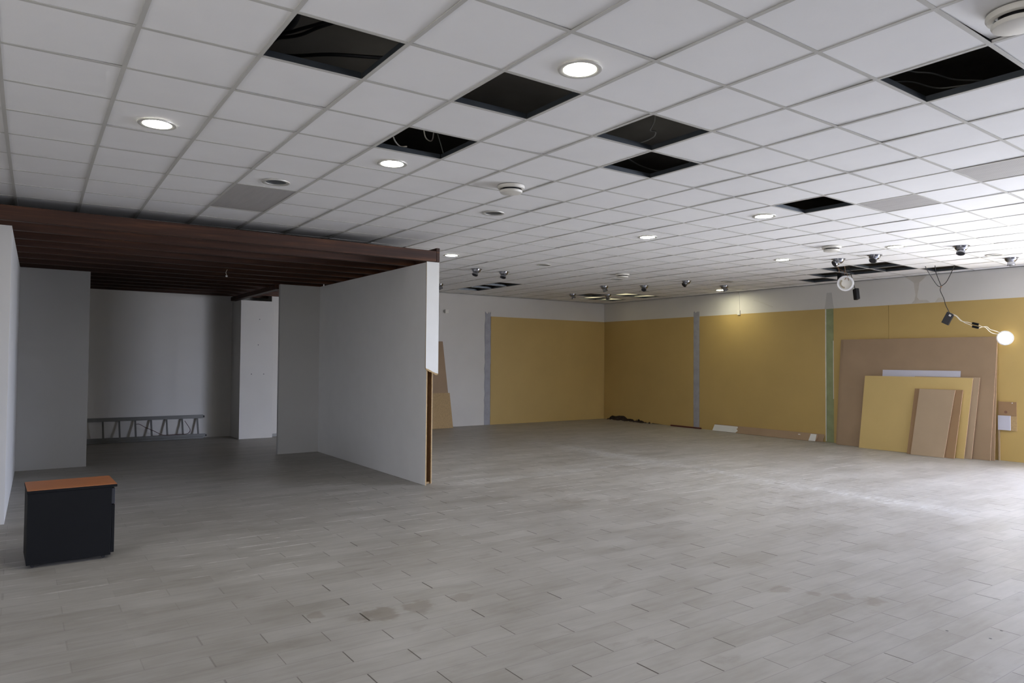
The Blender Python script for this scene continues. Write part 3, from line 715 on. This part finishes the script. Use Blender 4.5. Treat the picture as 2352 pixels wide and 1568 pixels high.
m = MB().box(-.035, -.048, -.098, .035, .048, .098); m.v = [tuple(T @ Vector(p)) for p in m.v]; m.build('body', M['black'], bp, .012)
MB().tube([(11.40, 2.95, 3.952), (11.44, 2.85, 3.45), (11.47, 2.80, 3.20), (11.5, 2.775, 3.05), (11.5, 2.745, 2.935)], .006, 7).build('cable', M['cable'], bp)
# lit lamp hung from three cables
hp = thing('power_adapter', 'black power adapter with white switch, hung beside the white water stain', 'adapter', (12.9, 1.85, 2.43))
T = Matrix.Translation((12.9, 1.85, 2.435)) @ Matrix.Rotation(math.radians(28), 4, 'X')
m = MB().box(-.022, -.062, -.105, .022, .062, .105); m.v = [tuple(T @ Vector(p)) for p in m.v]; bd = m.build('body', M['charcoal'], hp, .006)
m = MB().box(-.0245, -.034, .050, -.0205, .004, .082); m.v = [tuple(T @ Vector(p)) for p in m.v]; m.build('switch', M['white_plastic'], bd)
for pts in ([(12.10, 1.87, 3.36), (12.15, 1.856, 3.25), (12.3, 1.827, 3.088), (12.42, 1.805, 2.982), (12.45, 1.763, 2.951)],
            [(12.15, 1.72, 3.34), (12.2, 1.733, 3.205), (12.35, 1.759, 3.085), (12.45, 1.762, 2.981), (12.45, 1.763, 2.951)],
            [(12.3, 1.46, 3.36), (12.35, 1.518, 3.246), (12.4, 1.595, 3.133), (12.43, 1.67, 3.024), (12.45, 1.756, 2.965)],
            [(12.45, 1.763, 2.951), (12.5, 1.792, 2.889), (12.65, 1.803, 2.764), (12.78, 1.833, 2.666), (12.89, 1.815, 2.525)]):
    MB().tube(pts, .0058, 7).build('cable', M['cable'], hp)
MB().lathe([(0, -.014), (.012, -.01), (.014, 0), (.012, .01), (0, .014)], (12.45, 1.760, 2.955), 12).build('knot', M['rust'], hp)
lp = thing('led_panel_lamp', 'glowing round lamp panel hanging at top right corner of big board', 'lamp', (13.19, 1.084, 2.083))
C2 = Vector((13.195, 1.084, 2.083)); zax = Vector((-.95, -.28, .05)).normalized(); xax = Vector((0, 0, 1)).cross(zax).normalized(); yax = zax.cross(xax)
RM = Matrix((xax, yax, zax)).transposed()
MB().lathe([(.100, .010), (.118, .008), (.124, .0), (.120, -.010), (.100, -.016), (0, -.016)], tuple(C2), 40, RM, caps=False).build('rim', M['white_plastic'], lp)
MB().lathe([(0, .012), (.101, .010), (.101, .004), (0, .004)], tuple(C2), 40, RM).build('lens', M['lamp'], lp)
MB().lathe([(.060, -.018), (.085, -.018), (.085, -.022), (.060, -.022)], tuple(C2), 32, RM, caps=False).build('rear_glow_ring', M['rear_glow'], lp)  # glowing ring added behind the lamp to make its halo on the wall
for pts in ([(13.0, 1.405, 2.309), (13.03, 1.364, 2.279), (13.06, 1.309, 2.278), (13.1, 1.273, 2.233), (13.13, 1.219, 2.21), (13.19, 1.150, 2.175)],
            [(13.0, 1.399, 2.256), (13.03, 1.351, 2.278), (13.06, 1.316, 2.256), (13.1, 1.286, 2.204), (13.13, 1.245, 2.167), (13.19, 1.175, 2.145)]):
    MB().tube(pts, .0052, 7).build('wire', M['white_wire'], lp)
for pts in ([(12.885, 1.765, 2.508), (12.9, 1.711, 2.476), (12.92, 1.657, 2.406), (12.95, 1.601, 2.352), (12.97, 1.555, 2.328), (13.0, 1.500, 2.295)], [(12.89, 1.766, 2.501), (12.9, 1.711, 2.461), (12.92, 1.657, 2.391), (12.95, 1.601, 2.367), (12.97, 1.555, 2.358), (13.0, 1.500, 2.335)]):
    MB().tube(pts, .0052, 7).build('wire', M['white_wire'], hp)
for z in (2.333, 2.278):
    T = Matrix.Translation((13.0, 1.455, z - .004)) @ Matrix.Rotation(math.radians(16), 4, 'X')
    m = MB().box(-.014, -.052, -.020, .014, .052, .020); m.v = [tuple(T @ Vector(p)) for p in m.v]; m.build('connector', M['black'], lp, .004)

# ------------------------------------------------------------------ daylight
W = D.worlds.new('daylight'); S.world = W; W.use_nodes = True; nt = W.node_tree; nt.nodes.clear()
tc = nt.nodes.new('ShaderNodeTexCoord'); sx = nt.nodes.new('ShaderNodeSeparateXYZ'); nt.links.new(tc.outputs['Generated'], sx.inputs[0])
rp = nt.nodes.new('ShaderNodeValToRGB'); mr = nt.nodes.new('ShaderNodeMapRange')
mr.inputs[1].default_value = -1; mr.inputs[2].default_value = 1; nt.links.new(sx.outputs[2], mr.inputs[0]); nt.links.new(mr.outputs[0], rp.inputs[0])
e = rp.color_ramp.elements
e[0].position = .30; e[0].color = (.62, .63, .66, 1)          # sunlit paving
e[1].position = .62; e[1].color = (.74, .85, 1.29, 1)         # sky
q = e.new(.47); q.color = (.54, .56, .64, 1); q = e.new(.52); q.color = (.70, .79, 1.06, 1)
mx = nt.nodes.new('ShaderNodeMath'); mx.operation = 'MULTIPLY_ADD'; mx.use_clamp = False
nt.links.new(sx.outputs[0], mx.inputs[0]); SIDE = (.30, .70); mx.inputs[1].default_value = SIDE[0]; mx.inputs[2].default_value = SIDE[1]   # brighter towards the street on the right
st_ = nt.nodes.new('ShaderNodeMath'); st_.operation = 'MULTIPLY'; nt.links.new(mx.outputs[0], st_.inputs[0]); st_.inputs[1].default_value = 49.0
bg = nt.nodes.new('ShaderNodeBackground'); wo = nt.nodes.new('ShaderNodeOutputWorld')
tm = nt.nodes.new('ShaderNodeMix'); tm.data_type = 'RGBA'; tm.blend_type = 'MULTIPLY'; tm.inputs[0].default_value = 1.
sd = nt.nodes.new('ShaderNodeValToRGB'); m2 = nt.nodes.new('ShaderNodeMapRange'); m2.inputs[1].default_value = -1; m2.inputs[2].default_value = 1
nt.links.new(sx.outputs[0], m2.inputs[0]); nt.links.new(m2.outputs[0], sd.inputs[0])
sd.color_ramp.elements[0].color = (1.08, 1.0, .84, 1); sd.color_ramp.elements[1].color = (1, 1, 1, 1)
nt.links.new(rp.outputs[0], tm.inputs[6]); nt.links.new(sd.outputs[0], tm.inputs[7]); nt.links.new(tm.outputs[2], bg.inputs[0]); nt.links.new(st_.outputs[0], bg.inputs[1]); nt.links.new(bg.outputs[0], wo.inputs[0])
def portal(name, loc, rot, sx_, sy_):
    l = D.lights.new(name, 'AREA'); l.shape = 'RECTANGLE'; l.size = sx_; l.size_y = sy_; l.cycles.is_portal = True
    o = D.objects.new(name, l); COL.objects.link(o); o.location = loc; o.rotation_euler = rot
portal('window_daylight', (XR + .26, (WY0 + WY1) / 2, (WZ0 + WZ1) / 2), (0, PI / 2, 0), WZ1 - WZ0, WY1 - WY0)
portal('window_daylight', (XL - .21, (LY0 + LY1) / 2, (LZ0 + LZ1) / 2), (0, -PI / 2, 0), LZ1 - LZ0, LY1 - LY0)

portal('window_daylight', ((FX0 + FX1) / 2, YF - .21, (FZ0 + FZ1) / 2), (PI / 2, 0, 0), FX1 - FX0, FZ1 - FZ0)

# ------------------------------------------------------------------ camera
yaw, pitch, roll = .6095, .0271, .0078
f = Vector((math.sin(yaw) * math.cos(pitch), math.cos(yaw) * math.cos(pitch), math.sin(pitch)))
r0 = Vector((math.cos(yaw), -math.sin(yaw), 0)); u0 = r0.cross(f)
r = math.cos(roll) * r0 + math.sin(roll) * u0; u = -math.sin(roll) * r0 + math.cos(roll) * u0
cam = D.cameras.new('camera'); co = D.objects.new('camera', cam); COL.objects.link(co)
mw = Matrix((r, u, -f)).transposed().to_4x4(); mw.translation = (-.4599, -3.9314, 1.636); co.matrix_world = mw
cam.sensor_width = 36; cam.sensor_fit = 'HORIZONTAL'; cam.lens = 1624 / 2352 * 36; cam.clip_start = .05; cam.clip_end = 200
S.camera = co
vs = S.view_settings; vs.view_transform = 'Standard'; vs.look = 'None'; vs.exposure = 0.0; vs.gamma = 1.0; vs.use_curve_mapping = False
S.cycles.use_denoising = True
S.cycles.max_bounces = 10; S.cycles.diffuse_bounces = 6
